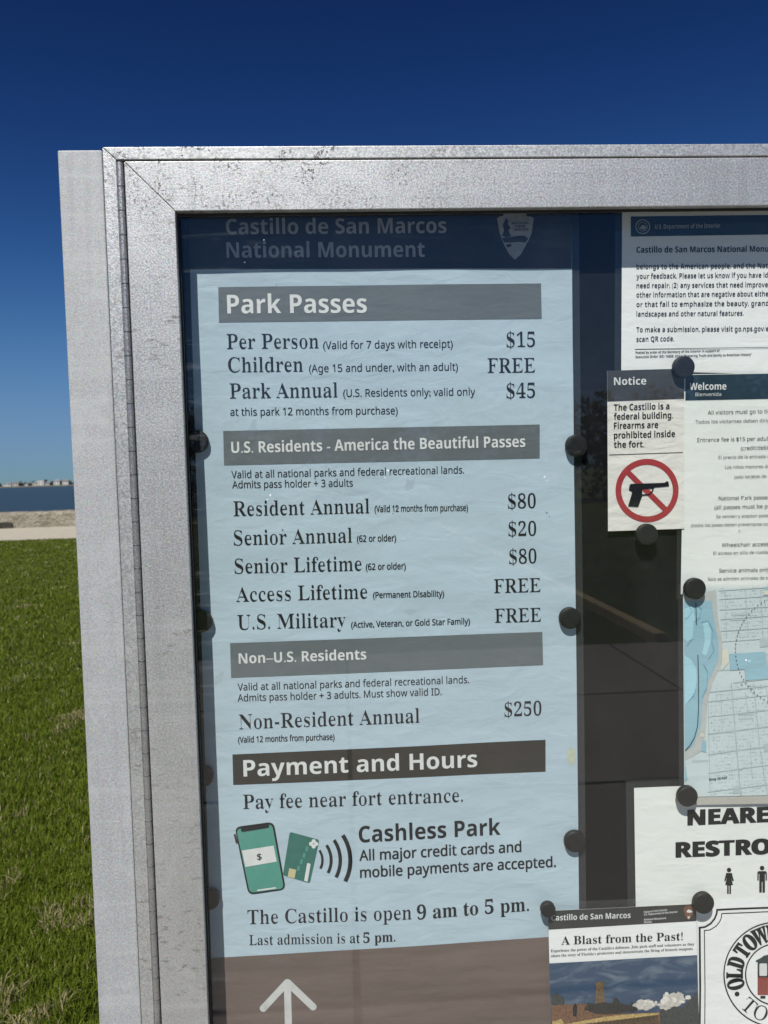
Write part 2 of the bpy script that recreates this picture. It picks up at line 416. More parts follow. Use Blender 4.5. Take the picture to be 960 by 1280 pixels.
# paved forecourt the photographer stands on: concrete slabs with joints
def m_pave():
    t = NT('concrete forecourt'); v = t.coord()
    a = t.noise(v, 2.5, 6, .7); b = t.noise(v, 90, 4, .7)
    base = t.mix(t.ramp(a, .3, .7), (.215, .20, .165, 1), (.285, .265, .22, 1)); base = t.mix(.35, base, t.ramp(b, .3, .7, (.16, .15, .12, 1), (.34, .31, .27, 1)))
    bs = t.bsdf(Base_Color=base, Roughness=.85); t.set(bs, 'Normal', t.bump(b, .3, .003)); return t.m
bm = bmesh.new()
for i in range(-4, 5):
    for j in range(4):
        box(bm, i*2.2+.01, (i+1)*2.2-.01, -5.3+j*1.4+.01, -5.3+(j+1)*1.4-.01, -.08, .03, .008)
tag(link('forecourt_paving', bm_mesh(bm), m_pave()), kind='structure')
bm = bmesh.new(); box(bm, -.05, .05, -16, 0, -.05, .10, .015)
kb = link('kerb', bm_mesh(bm), m_plain('tan kerb', (.42, .33, .16), .8, var=.2, scale=8)); kb.location = (2.65, -5.3, 0)
tag(kb, kind='structure')

# seawall of rough shell stone with a drain opening at its foot
def noisy_box(x0, x1, y0, y1, z0, z1, step, amp, hole=None):
    bm = bmesh.new(); nx = int((x1-x0)/step); nz = max(2, int((z1-z0)/step)); ny = max(2, int((y1-y0)/step))
    def P(x, y, z):
        n = noise.noise_vector(Vector((x*2.2, y*2.2, z*2.2)))*amp + noise.noise_vector(Vector((x*.5, y, z)))*amp*.8
        return Vector((x, y, z))+n
    front = [[bm.verts.new(P(x0+(x1-x0)*i/nx, y0, z0+(z1-z0)*k/nz)) for i in range(nx+1)] for k in range(nz+1)]
    top = [front[-1]]+[[bm.verts.new(P(x0+(x1-x0)*i/nx, y0+(y1-y0)*j/ny, z1)) for i in range(nx+1)] for j in range(1, ny+1)]
    back = [top[-1]]+[[bm.verts.new(P(x0+(x1-x0)*i/nx, y1, z1-3*k)) for i in range(nx+1)] for k in (1,)]
    for g in (front, top, back):
        for a in range(len(g)-1):
            for i in range(nx): bm.faces.new((g[a][i], g[a][i+1], g[a+1][i+1], g[a+1][i]))
    bmesh.ops.recalc_face_normals(bm, faces=bm.faces); return bm_mesh(bm, True)
M['shade'] = m_plain('painted drain hole shade', (.03, .027, .022), .9)  # shade inside the drain holes, given as a dark colour on solid blocks
sw = thing('seawall', (-12, WALL0, 0), 'low rough coquina stone seawall between the shell path and the blue bay', 'wall')
link('wall', noisy_box(-60, 40, WALL0, WALL0+.9, -.05, .55, .09, .032), m_stone('coquina stone', (.23, .205, .155), (.48, .44, .35), 1.7, 1.2, .12), sw)
for hx, hw in ((plane(9.5, 655, WALL0).x, .36), (plane(-2, 655, WALL0).x, .24)):
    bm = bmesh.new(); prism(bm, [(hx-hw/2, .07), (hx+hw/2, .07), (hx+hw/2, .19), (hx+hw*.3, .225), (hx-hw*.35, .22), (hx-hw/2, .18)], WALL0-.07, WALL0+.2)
    link('drain_opening', bm_mesh(bm), M['shade'], sw)

def m_water():
    t = NT('bay water'); v = t.coord((1, .35, 1))
    a = t.noise(v, .9, 6, .7, .3); b = t.noise(t.coord((1, .4, 1)), .02, 4, .6)
    base = t.mix(t.ramp(t.math('ADD', t.math('MULTIPLY', b, .6), t.math('MULTIPLY', t.noise(t.coord((.12, 1, 1)), .10, 5, .65), .4)), .40, .60), (.022, .044, .058, 1), (.034, .052, .066, 1))
    bs = t.bsdf(Base_Color=base, Roughness=.35, IOR=1.33, Specular_IOR_Level=.5)
    t.set(bs, 'Normal', t.bump(a, 1.0, .8)); return t.m
tag(link('water', sheet_mesh(-9000, 9000, 26.8, 15000, -2.0), m_water()), kind='structure')
YF = 1150.
fs_ = mesh_of([(-1400, YF, -2.1), (900, YF, -2.1), (900, YF+5, -.2), (-1400, YF+5, -.2), (900, YF+400, 1), (-1400, YF+400, 1)], [(0, 1, 2, 3), (3, 2, 4, 5)])
tag(link('far_shore', fs_, m_stone('far shore sand and scrub', (.07, .07, .05), (.13, .12, .09), .05)), kind='structure')

# ------------------------------------------------------------------ the far shore's trees and houses
def leaf_cloud(centres, radii, n, size, squash=.8):
    """many small leaf faces scattered through clumps"""
    k = rng.integers(0, len(centres), n); c = np.array(centres)[k]; r = np.array(radii)[k]
    d = rng.normal(size=(n, 3)); d /= np.linalg.norm(d, axis=1)[:, None]
    p = c + d*(r*rng.random(n)**.4)[:, None]*np.array((1, 1, squash))
    a = rng.normal(size=(n, 3)); a /= np.linalg.norm(a, axis=1)[:, None]
    b = np.cross(a, rng.normal(size=(n, 3))); b /= np.linalg.norm(b, axis=1)[:, None]
    s = (size*(.5+rng.random(n)))[:, None]
    V = np.stack([p-a*s, p+b*s*.5, p+a*s, p-b*s*.5], 1).reshape(-1, 3)
    F = np.arange(4*n).reshape(-1, 4)
    return mesh_of(V.tolist(), F.tolist())
def m_leaf(name, a, b):
    t = NT(name); g = t.n('NewGeometry'); r = g.outputs['Random Per Island']
    base = t.mix(r, c4(a), c4(b)); t.bsdf(Base_Color=base, Roughness=.7, Specular_IOR_Level=.25); return t.m
cs, rs = [], []
x = -760.
while x < 60:
    r = random.uniform(3, 6.5); cs.append((x, YF+34+random.uniform(-12, 14), random.uniform(.8, 2.6))); rs.append(r); x += random.uniform(3, 9)
tag(link('tree_line', leaf_cloud(cs, rs, 9000, 1.5, .75), m_leaf('far scrub leaves', (.035, .042, .034), (.080, .080, .070))),
    'low grey green tree line along the far shore of the bay', 'trees', kind='stuff')
M['wallw'] = m_plain('white house wall', (.44, .45, .43), .8, var=.05, scale=.3); M['wallp'] = m_plain('pinkish house wall', (.34, .325, .31), .8, var=.05, scale=.3)
M['wallc'] = m_plain('cream house wall', (.40, .37, .31), .8, var=.05, scale=.3)
M['roofg'] = m_plain('grey roof', (.22, .21, .21), .8, var=.1, scale=.3); M['roofr'] = m_plain('brown roof', (.18, .155, .14), .8, var=.1, scale=.3)
M['pane'] = m_plain('dark window', (.03, .04, .05), .2)
def shore_house(px0, px1, h, wall, roof, label, gable=True, depth=14):
    k = (YF+20+.95)/FPX; X0 = plane(px0, 604, YF+20).x; X1 = plane(px1, 604, YF+20).x
    y0 = YF+18
    t = thing('waterfront_house', ((X0+X1)/2, y0, 0), label, 'house', 'houses on the far shore')
    bm = bmesh.new(); box(bm, X0, X1, y0, y0+depth, -.5, h); link('wall', bm_mesh(bm), wall, t)
    bm = bmesh.new(); rh = h*.45 if gable else .5; ym = y0+depth/2
    if gable:
        v = [bm.verts.new(p) for p in ((X0-.6, y0-.6, h), (X1+.6, y0-.6, h), (X1+.6, y0+depth+.6, h), (X0-.6, y0+depth+.6, h), (X0+2, ym, h+rh), (X1-2, ym, h+rh))]
        for f in ((0, 1, 5, 4), (1, 2, 5), (2, 3, 4, 5), (3, 0, 4), (3, 2, 1, 0)): bm.faces.new([v[i] for i in f])
    else: box(bm, X0-.3, X1+.3, y0-.3, y0+depth+.3, h, h+rh)
    link('roof', bm_mesh(bm), roof, t)
    n = max(2, int((X1-X0)/3.6))
    for i in range(n):
        for zz in ([1.2] if h < 4.5 else [1.0, 3.9]):
            xc = X0+(X1-X0)*(i+.5)/n; bm = bmesh.new(); box(bm, xc-.6, xc+.6, y0-.06, y0+.02, zz, zz+1.5); link('window', bm_mesh(bm), M['pane'], t)
shore_house(5, 14, 3.6, M['wallw'], M['roofg'], 'long low white house at the left end of the far shore')
shore_house(15.5, 23.5, 4.2, M['wallp'], M['roofr'], 'pinkish house beside the long low white one across the bay')
shore_house(31.5, 35.5, 3.4, M['wallw'], M['roofr'], 'smallest white house standing alone among far trees')
shore_house(41, 47.5, 3.8, M['wallc'], M['roofg'], 'cream house left of the tall white block across the bay')
shore_house(47.8, 55.5, 7.6, M['wallw'], M['roofg'], 'tallest flat roofed white block on the far shore', gable=False)
shore_house(56.5, 62.5, 3.6, M['wallp'], M['roofg'], 'low house right of the tall white block across the bay')
shore_house(67.5, 75, 5.6, M['wallw'], M['roofg'], 'two storey white house on the right of the far shore')
shore_house(78.5, 86, 5.2, M['wallw'], M['roofr'], 'white house with brown roof nearest the metal post')

# dark trees behind the photographer: they show only as reflections in the pane
cs, rs = [], []
for x in np.arange(-34, 36, 2.6):
    h = 4.6+2.2*noise.noise(Vector((x*.13, 2, 5)))+random.uniform(-.7, .7)
    for z in np.arange(.8, h, 1.5): cs.append((x+random.uniform(-1, 1), -36+random.uniform(-2.5, 2.5), z)); rs.append(random.uniform(1.2, 2.0))
tag(link('tree_line', leaf_cloud(cs, rs, 26000, .22, 1), m_leaf('oak leaves', (.02, .035, .012), (.05, .07, .025))),
    'dark tree line mirrored faintly in the glass of the case', 'trees', kind='stuff')

# ------------------------------------------------------------------ grass blades near the case
def grass():
    def patch(d0, d1, n):
        d = np.sqrt(rng.uniform(d0*d0, d1*d1, n)); a = rng.uniform(-.66, -.17, n)
        x = a*d; y = EYE.y+d
        return x, y
    X, Y, W = [], [], []
    for d0, d1, n, wv in ((1.55, 3.2, 52000, .0030), (3.2, 6, 62000, .0036), (6, 11, 60000, .0060), (11, 21.4, 60000, .011)):
        x, y = patch(d0, d1, n); X.append(x); Y.append(y); W.append(np.full(n, wv))
    # a thinner cover further to the sides
    x = rng.uniform(-4, 4, 26000); y = rng.uniform(.36, 5, 26000); X.append(x); Y.append(y); W.append(np.full(26000, .0042))
    X = np.concatenate(X); Y = np.concatenate(Y); W = np.concatenate(W); n = len(X)
    ok = (Y < WALK0+.06*np.sin(X*3)) & (Y > .34); X, Y, W = X[ok], Y[ok], W[ok]; n = len(X)
    cl = np.array([noise.noise(Vector((x*1.7, y*1.7, 0))) for x, y in zip(X, Y)])
    fine = np.array([noise.noise(Vector((x*9, y*9, 4))) for x, y in zip(X, Y)])
    H = (.030+.016*rng.random(n))*(1+.35*cl)*(1+.45*fine)
    ang = rng.uniform(0, 2*np.pi, n); lean = rng.uniform(.1, .95, n)*H
    dx, dy = np.cos(ang), np.sin(ang); tw = ang+rng.uniform(.8, 2.3, n); wx, wy = np.cos(tw)*W/2, np.sin(tw)*W/2
    Z = np.zeros(n)+.001
    P = [np.stack([X-wx, Y-wy, Z], 1), np.stack([X+wx, Y+wy, Z], 1),
         np.stack([X+dx*lean*.35-wx*.8, Y+dy*lean*.35-wy*.8, H*.62], 1), np.stack([X+dx*lean*.35+wx*.8, Y+dy*lean*.35+wy*.8, H*.62], 1),
         np.stack([X+dx*lean, Y+dy*lean, H*(.96-.25*lean/H)], 1)]
    V = np.stack(P, 1).reshape(-1, 3); b = (np.arange(n)*5)[:, None]
    me = bpy.data.meshes.new('grass'); me.vertices.add(len(V)); me.vertices.foreach_set('co', V.ravel())
    L = np.concatenate([b+np.array([[0, 1, 3, 2]]), b+np.array([[2, 3, 4]])], 1)
    me.loops.add(7*n); me.loops.foreach_set('vertex_index', L.ravel().astype(np.int32))
    me.polygons.add(2*n); st = np.stack([np.arange(n)*7, np.arange(n)*7+4], 1).ravel()
    me.polygons.foreach_set('loop_start', st.astype(np.int32)); me.update(calc_edges=True)
    # each blade's own colour: greens, and straw in dry patches
    r = rng.random((n, 1)); dry = ((np.array([noise.noise(Vector((x*2.6+3, y*2.6, 9))) for x, y in zip(X, Y)])+.5*fine) > .50)
    pd = np.where(dry, .45, .03); isd = rng.random(n) < pd
    g0, g1 = np.array((.052, .086, .007)), np.array((.160, .200, .018))
    col = g0*(1-r)+g1*r; st = np.array((.42, .36, .20))*(.55+.6*r); col = np.where(isd[:, None], st, col)
    far = np.clip((Y-5)/12, 0, 1)[:, None]; col = col*(1-.0*far)
    at = me.color_attributes.new('blade', 'FLOAT_COLOR', 'POINT')
    at.data.foreach_set('color', np.repeat(np.concatenate([col, np.ones((n, 1))], 1), 5, 0).ravel())
    t = NT('grass blades'); a = t.n('Attribute'); a.attribute_name = 'blade'
    b1 = t.n('BsdfPrincipled', {'Base Color': a.outputs[0], 'Roughness': .6, 'Specular IOR Level': .12}); tl = t.n('BsdfTranslucent', {'Color': a.outputs[0]})
    mx = t.n('MixShader', {0: .3, 1: b1, 2: tl}); t.t.links.new(mx.outputs[0], t.out.inputs[0])
    tag(link('grass', me, t.m), 'short green lawn grass with straw patches behind the case', 'grass', kind='stuff')
grass()

# ================================================================== THE DISPLAY CASE
def fp(px, py, Y=0.0):
    p = plane(px, py, Y); return p.x, p.z
XPL = fp(103.3, 900)[0]; XPR = fp(142.0, 560)[0]; ZP = fp(98, 187.6)[1]            # post
XC = fp(144.2, 560)[0]; ZC = fp(480, 181.3)[1]                                     # case outer edge
XD = fp(185.5, 900)[0]; ZD = fp(480, 199.6)[1]                                     # door outer edge
XI = fp(231, 560)[0]; ZI = fp(480, 261.2)[1]                                       # door inner edge
XR, ZB = .98, .52                                                                  # far side and bottom of the case
SW, DW = XI-XD, ZD-ZI
case = thing('display_case', (XC+(XR-XC)/2, .04, 0), 'weathered aluminium notice case with glazed door on square metal posts', 'notice board')
def frame(outer, inner, y0, y1, name, mat, bev, parts):
    """four mitred members between an outer and an inner rectangle (x0, x1, z0, z1)"""
    a0, a1, b0, b1 = outer; i0, i1, j0, j1 = inner; g = .0003
    P = {'top': [(a0+g, b1), (a1-g, b1), (i1-g, j1), (i0+g, j1)], 'bottom': [(i0, j0), (i1, j0), (a1, b0), (a0, b0)],
         'left': [(a0, b1-g), (i0, j1-g), (i0, j0), (a0, b0)], 'right': [(i1, j1), (a1, b1), (a1, b0), (i1, j0)]}
    out = []
    for k, nm in (('top', parts[0]), ('bottom', parts[0]), ('left', parts[1]), ('right', parts[1])):
        bm = bmesh.new(); prism(bm, P[k], y0, y1, bev); out.append(link(nm, bm_mesh(bm), mat, case))
    return out
KN = .0040
CXI = XD-.0095
frame((XC, XR, ZB, ZC), (CXI, XR-(CXI-XC), ZB+.018, ZD+.0028), .0015, .085, 'case', M['alu'], .0008, ('case_rail', 'case_stile'))
XRD, ZBD = XR-(CXI-XC)-.002, ZB+.020
frame((XD, XRD, ZBD, ZD), (XI, XRD-SW, ZBD+DW, ZI), 0, .022, 'door', M['alu'], .0009, ('door_rail', 'door_stile'))
# rolled step along the top rail
zc0 = ZI+.0005; zc1 = ZI+(ZD-ZI)*.30
# gasket that holds the pane
gk = frame((XI-.004, XRD-SW+.004, ZBD+DW-.004, ZI+.004), (XI+.0022, XRD-SW-.0022, ZBD+DW+.0022, ZI-.0026), .0095, .0125, 'g', M['black'], 0, ('gasket', 'gasket'))
bm = bmesh.new(); box(bm, XI-.006, XRD-SW+.006, .0127, .0167, ZBD+DW-.006, ZI+.006)
link('glass_pane', bm_mesh(bm), M['glass'], case)
M['speck'] = m_plain('painted white glint', (.85, .87, .88), .3)  # white discs painted in for the bright glints on the pane
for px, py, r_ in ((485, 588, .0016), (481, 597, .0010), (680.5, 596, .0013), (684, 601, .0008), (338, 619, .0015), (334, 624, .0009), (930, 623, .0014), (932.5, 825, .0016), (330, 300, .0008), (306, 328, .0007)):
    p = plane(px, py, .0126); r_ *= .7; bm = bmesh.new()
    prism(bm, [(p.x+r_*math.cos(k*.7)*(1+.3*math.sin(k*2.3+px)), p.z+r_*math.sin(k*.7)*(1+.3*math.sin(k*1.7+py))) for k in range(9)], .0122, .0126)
    link('glint_speck', bm_mesh(bm), M['speck'], bpy.data.objects['glass_pane'])
bm = bmesh.new(); box(bm, CXI+.0005, XR-(CXI-XC)-.0005, YB, YB+.006, ZB+.0185, ZD+.002); link('backing_board', bm_mesh(bm), M['board'], case)
bm = bmesh.new(); box(bm, XC+.001, XR-.001, .0853, .0873, ZB+.001, ZC-.001); link('back_panel', bm_mesh(bm), M['inside'], case)
# piano hinge down the left side
bm = bmesh.new(); step = .0287; z = ZD-.0005; hx = XD-.0056; i = 0
while z > ZB+.03:
    cyl(bm, (hx, .0035, z), (hx, .0035, z-step+.0012), KN, seg=18); z -= step; i += 1
cyl(bm, (hx, .0035, ZD), (hx, .0035, z), KN*.72, seg=12)
link('piano_hinge', bm_mesh(bm), M['hinge'], case)
for x0, x1 in ((XPL, XPR), (XR+.001, XR+.001+XPR-XPL)):
    bm = bmesh.new(); box(bm, x0, x1, .007, .007+(x1-x0), -.1, ZP+.003, .0016); p = link('post', bm_mesh(bm), M['post'], case)
    bm = bmesh.new(); box(bm, x0+.004, x1-.004, .011, .003+(x1-x0), ZP, ZP+.0045, .001); link('post_cap', bm_mesh(bm), M['post'], p)
    bm = bmesh.new(); prism(bm, [(x0-.05, .0), (x1+.05, 0), (x1+.05, .012), (x0-.05, .012)], -.04, .06+(x1-x0), .002); link('base_plate', bm_mesh(bm), M['post'], p)
bm = bmesh.new(); cyl(bm, (XRD-SW/2, -.004, 1.1), (XRD-SW/2, .002, 1.1), .011, .010, 24); link('door_lock', bm_mesh(bm), M['hinge'], case)

# ================================================================== FEE POSTER
Pq = [(236, 262), (713.3, 257), (724.5, 1300), (268.5, 1335)]
def pl(py): return 236+(py-262)*(32.5/1073)
def pr(py): return 713.3 if py < 420 else 713.3+(py-420)*.0115+max(0, py-800)*.002
poster = Sheet('fee_poster', Pq, 'tall faded blue poster listing park pass prices, biggest sheet in the case', 'poster', M['blue'], 0, .0024, 1,
               film=[(229.5, 255), (722.5, 250), (733.5, 1310), (262, 1345)])
hd = poster.band('header_band', [(236, 262), (713.3, 257), (713.6, 336.5), (238.2, 338)], M['hdr'], .0004, 24, 6)
poster.flat('lettering', [line('Castillo de San Marcos', 'bold', (283.5, 294.5), (557.5, 292.8), 18.3), line('National Monument', 'bold', (284, 323.5), (530.5, 322.5), 18.3)], M['faint'], .0009, hd)
z8 = lambda x, y: (600+x/4.8, 250+y/4.8)
em = poster.flat('arrowhead_emblem', [tri([z8(*p) for p in ((140, 80), (160, 72), (240, 70), (268, 80), (276, 104), (300, 106), (317, 116), (306, 200), (290, 240), (272, 275), (240, 332), (205, 364), (170, 330), (140, 275), (112, 200), (97, 116), (118, 104), (132, 104))])], M['faint'], .0009, hd)
poster.flat('emblem_print', [tri([z8(*p) for p in pp]) for pp in (
    ((150, 115), (168, 135), (160, 150), (178, 175), (165, 190), (182, 225), (150, 232), (128, 220), (140, 190), (132, 160)),
    ((128, 236), (180, 230), (215, 224), (262, 222), (284, 240), (268, 262), (230, 258), (180, 262), (140, 262)),
    ((150, 275), (185, 268), (182, 284), (160, 292)))] +
    [line('NATIONAL', 'bold', z8(185, 153), z8(290, 151), 2.8), line('PARK', 'bold', z8(210, 172), z8(268, 171), 2.8), line('SERVICE', 'bold', z8(200, 192), z8(286, 190), 2.8)], M['hdr'], .0013, em)
b1 = poster.band('section_band', [(273.5, 360), (675.5, 355), (676.5, 399), (274.5, 404)], M['band'])
poster.flat('lettering', [line('Park Passes', 'bold', (285, 393), (458.5, 391.8), 22.5)], M['white'], .0009, b1)
b2 = poster.band('section_band', [(279.6, 539), (674, 530.8), (674, 573), (280.7, 581.7)], M['band'])
poster.flat('lettering', [line('U.S. Residents - America the Beautiful Passes', 'bold', (290, 566.5), (656, 558.7), 13.8)], M['white'], .0009, b2)
b3 = poster.band('section_band', [(288, 803.3), (677, 789.2), (678, 830.4), (289.3, 846.6)], M['band'])
poster.flat('lettering', [line('Non–U.S. Residents', 'bold', (299, 828.8), (457.8, 823), 13)], M['white'], .0009, b3)
b4 = poster.band('section_band', [(291, 942), (681, 923.5), (681, 963), (292, 979.9)], M['dark'])
b4['label'] = 'dark brown payment heading band'
poster.flat('lettering', [line('Payment and Hours', 'bold', (305, 969.3), (596, 957.2), 21)], M['white'], .0009, b4)
def row(*ls):
    for l in ls: poster.flat('price' if l[0][0] in '$F' else 'item_note' if l[1][:4] == 'sans' else 'item_name', [line(*l)], M['ink'], .0005)
def note(*ls):
    for l in ls: poster.flat('text_line', [line(*l)], M['ink'], .0005)
row(('Per Person', 'serif', (284.5, 437), (398.5, 436), 18), ('(Valid for 7 days with receipt)', 'sans', (404, 437), (565.5, 435), 9.3), ('$15', 'serif', (632.5, 434.5), (668, 434), 18))
row(('Children', 'serif', (286, 466), (379, 465), 18), ('(Age 15 and under, with an adult)', 'sans', (386.5, 465.8), (572, 463.5), 9.3), ('FREE', 'serif', (609, 466.5), (668, 466), 18))
row(('Park Annual', 'serif', (288, 498.5), (422, 497), 18.3), ('(U.S. Residents only; valid only', 'sans', (429, 496.5), (593.5, 494.5), 9.3), ('$45', 'serif', (632.5, 498), (668, 497.5), 18),
    ('at this park 12 months from purchase)', 'sans', (288.5, 520), (497, 518), 9.3))
note(('Valid at all national parks and federal recreational lands.', 'sans', (290, 597.8), (579.7, 591.7), 9), ('Admits pass holder + 3 adults', 'sans', (291, 610.3), (441, 608), 9))
row(('Resident Annual', 'serif', (292.6, 645), (461.6, 641.3), 18.4), ('(Valid 12 months from purchase)', 'sansm', (468, 639.9), (584.6, 638.4), 8), ('$80', 'serif', (634.4, 635.6), (669, 634.8), 17.8))
row(('Senior Annual', 'serif', (293, 681.4), (440, 677.6), 18.4), ('(62 or older)', 'sansm', (446, 677), (495, 676), 8), ('$20', 'serif', (635, 670), (669.6, 669.3), 17.8))
row(('Senior Lifetime', 'serif', (294, 716.6), (452, 712.8), 18.4), ('(62 or older)', 'sansm', (457, 712), (507, 710.9), 8), ('$80', 'serif', (636, 704.7), (670, 703.6), 17.8))
row(('Access Lifetime', 'serif', (295.8, 751.8), (459, 747.5), 18.4), ('(Permanent Disability)', 'sansm', (466, 747), (554.8, 745.1), 7.6), ('FREE', 'serif', (617, 741), (675, 739.4), 17.8))
row(('U.S. Military', 'serif', (297.5, 786.5), (432, 783), 18.4), ('(Active, Veteran, or Gold Star Family)', 'sansm', (438.8, 784), (587, 779.4), 7.6), ('FREE', 'serif', (618, 777.8), (675.5, 776.4), 17.8))
note(('Valid at all national parks and federal recreational lands.', 'sans', (297.5, 862.5), (585.7, 852.6), 9), ('Admits pass holder + 3 adults. Must show valid ID.', 'sans', (297.5, 876), (551.5, 867.6), 9))
row(('Non-Resident Annual', 'serif', (299.6, 910.6), (524, 901.7), 18.6), ('(Valid 12 months from purchase)', 'sansm', (298, 927.5), (418.3, 923.3), 7.6), ('$250', 'serif', (630, 894.8), (676, 893), 18))
note(('Pay fee near fort entrance.', 'serif', (304.5, 1010), (578, 1000.8), 18.4))
cz = lambda x, y: (220+x/1.846, 980+y/1.846)
ph = poster.flat('phone_picture', [tri(rrect([cz(136, 97), cz(226, 84), cz(254, 240), cz(168, 253)], 8))], M['ink'], .0005)
ps = poster.flat('phone_screen', [tri(rrect([cz(140, 101), cz(222.5, 89), cz(249.5, 237), cz(171, 248)], 6))], M['teal'], .0009, ph)
poster.flat('phone_notch', [tri(rrect([cz(150, 98), cz(215, 88), cz(216, 97), cz(152, 108)], 2)), tri([cz(134, 113), cz(138, 112), cz(143, 132), cz(139, 133)])], M['ink'], .0013, ph)
poster.flat('banknote_print', [tri([cz(153, 150), cz(226, 138), cz(233, 175), cz(161, 188)])], M['white'], .0013, ph)
poster.flat('home_bar', [tri([cz(188, 240), cz(231, 233.5), cz(231.5, 237), cz(188.5, 243.5)])], M['white'], .0013, ph)
poster.flat('lettering', [line('$', 'sans', cz(188, 171), cz(199, 169.5), 8)], M['ink'], .0017, ph)
cdp = poster.flat('card_picture', [tri(rrect([cz(263, 107), cz(331, 125), cz(309, 225), cz(247, 207)], 3))], M['teal2'], .0005)
poster.flat('card_print', [tri([cz(303, 178), cz(311, 180), cz(304, 221), cz(296, 219)])] + [disc(*cz(318+dx, 134+dy), 2.6, 14) for dx, dy in ((0, -6), (0, 6), (-6, 0), (6, 0))], M['white'], .0009, cdp)
poster.flat('card_chip', [tri([cz(262, 190), cz(278, 194), cz(274, 214), cz(258, 210)])], M['gold'], .0009, cdp)
poster.flat('card_number', [stroke([cz(280+k*6.5+2, 196-k*15), cz(280+k*6.5-1+5, 196-k*15-11)], 3.2) for k in range(4)], M['teal'], .0009, cdp)
poster.flat('signal_waves', [arc(*cz(296, 172), r/1.846, -a, a+6, wd) for r, a, wd in ((42, 27, 3.0), (62, 28, 3.8), (83, 28, 4.4), (106, 27, 5.2))], M['ink'], .0006)
note(('Cashless Park', 'bold', (448.6, 1051), (625, 1041.8), 21))
note(('All major credit cards and', 'sansm', (449, 1073.7), (651, 1063), 13.6), ('mobile payments are accepted.', 'sansm', (450, 1094.8), (694, 1081.6), 13.6))
note(('The Castillo is open', 'serif', (310, 1153.5), (514, 1146.5), 18.4), ('9 am to 5 pm.', 'serifb', (521, 1147), (660.4, 1136.3), 18.4))
note(('Last admission is at', 'serif', (312, 1179.5), (449.7, 1176), 13.2), ('5 pm.', 'serifb', (454, 1176), (494, 1173.8), 13.2))
poster.band('footer_picture', [(264.3, 1196), (722, 1166.5), (724.5, 1300), (268.5, 1335)], M['brown'], .0004, 24, 10)
ar = [stroke([(359.5, 1226), (359.5+2.2, 1312)], 9), stroke([(329.5, 1257.5), (359.5, 1225)], 9), stroke([(359.5, 1225), (391.5, 1255)], 9), disc(329.5, 1257.5, 4.5, 16), disc(391.5, 1255, 4.5, 16), disc(359.5, 1225.5, 4.6, 16)]
poster.flat('arrow_print', [a for a in ar], M['wht2'], .0009)
poster.flat('adhesive_stain', [tri([(708+6+7*math.cos(R(k*24))*(1 if math.cos(R(k*24)) < 0 else .6), 944+11*math.sin(R(k*24))*(1+.15*math.sin(k*2.1))) for k in range(15)])], M['stain'], .0004)

# ================================================================== INTERIOR DEPARTMENT LETTER
zd = lambda x, y: (760+x/4.8, 250+y/4.8)
doi = Sheet('feedback_letter', [(776.3, 258), (1076, 253), (1080, 471.5), (775.2, 463.3)], 'white letter sheet with navy band asking visitors for feedback, under the top door rail', 'notice', M['paper'], 1, .0010, 2,
            film=[(768, 255), (1084, 250), (1088, 474), (767, 464.5)], filmmat='film2')
nb = doi.band('navy_band', [(787, 272), (1066, 268.5), (1066.5, 292.5), (787, 297)], M['navy'])
doi.flat('seal', [arc(801.7, 284.8, 8.6, 0, 360, 1.3, 36), arc(801.7, 284.8, 5.5, 0, 360, .7, 30), tri([(797.5, 287.5), (800, 283.5), (803, 282.5), (806.5, 285.5), (804, 288.5), (800, 288)])], M['faint'], .0009, nb)
doi.flat('lettering', [line('U.S. Department of the Interior', 'bold', (817, 287.6), (898.5, 286), 5.4)], M['faint'], .0009, nb)
T = [('Castillo de San Marcos National Monument', 'bold', (794, 317.2), (959, 315.6), 7.4, 36)]
for s, y0, y1, k, xe in (('belongs to the American people, and the National Park Service wants', 337.6, 336, 43, 958), ('your feedback. Please let us know if you have identified (1) any areas that', 349.5, 347.6, 48, 958),
                     ('need repair; (2) any services that need improvement; or (3) any signs or', 361.2, 359.6, 47, 958), ('other information that are negative about either past or living Americans', 372.7, 371, 47, 958.5),
                     ('or that fail to emphasize the beauty, grandeur, and abundance of', 384.6, 382.8, 43, 959), ('landscapes and other natural features.', 396.6, 395.2, None, 927.7),
                     ('To make a submission, please visit go.nps.gov/e', 416, 414.5, None, 959), ('scan QR code.', 428, 427, None, 841)):
    T.append((s, 'boldl', (794, y0), (xe, y1), 6.3, k))
doi.flat('lettering', [line(*t) for t in T], M['ink'], .0005)
doi.flat('small_print', [line('Posted by order of the Secretary of the Interior in support of', 'bold', (793, 442.9), (898, 440.2), 3), line('Executive Order (EO) 14253, titled "Restoring Truth and Sanity to American History"', 'bold', (793, 448.2), (938, 445), 3),
                         stroke([(792, 437.2), (1060, 433.2)], .7)], M['ink'], .0005)

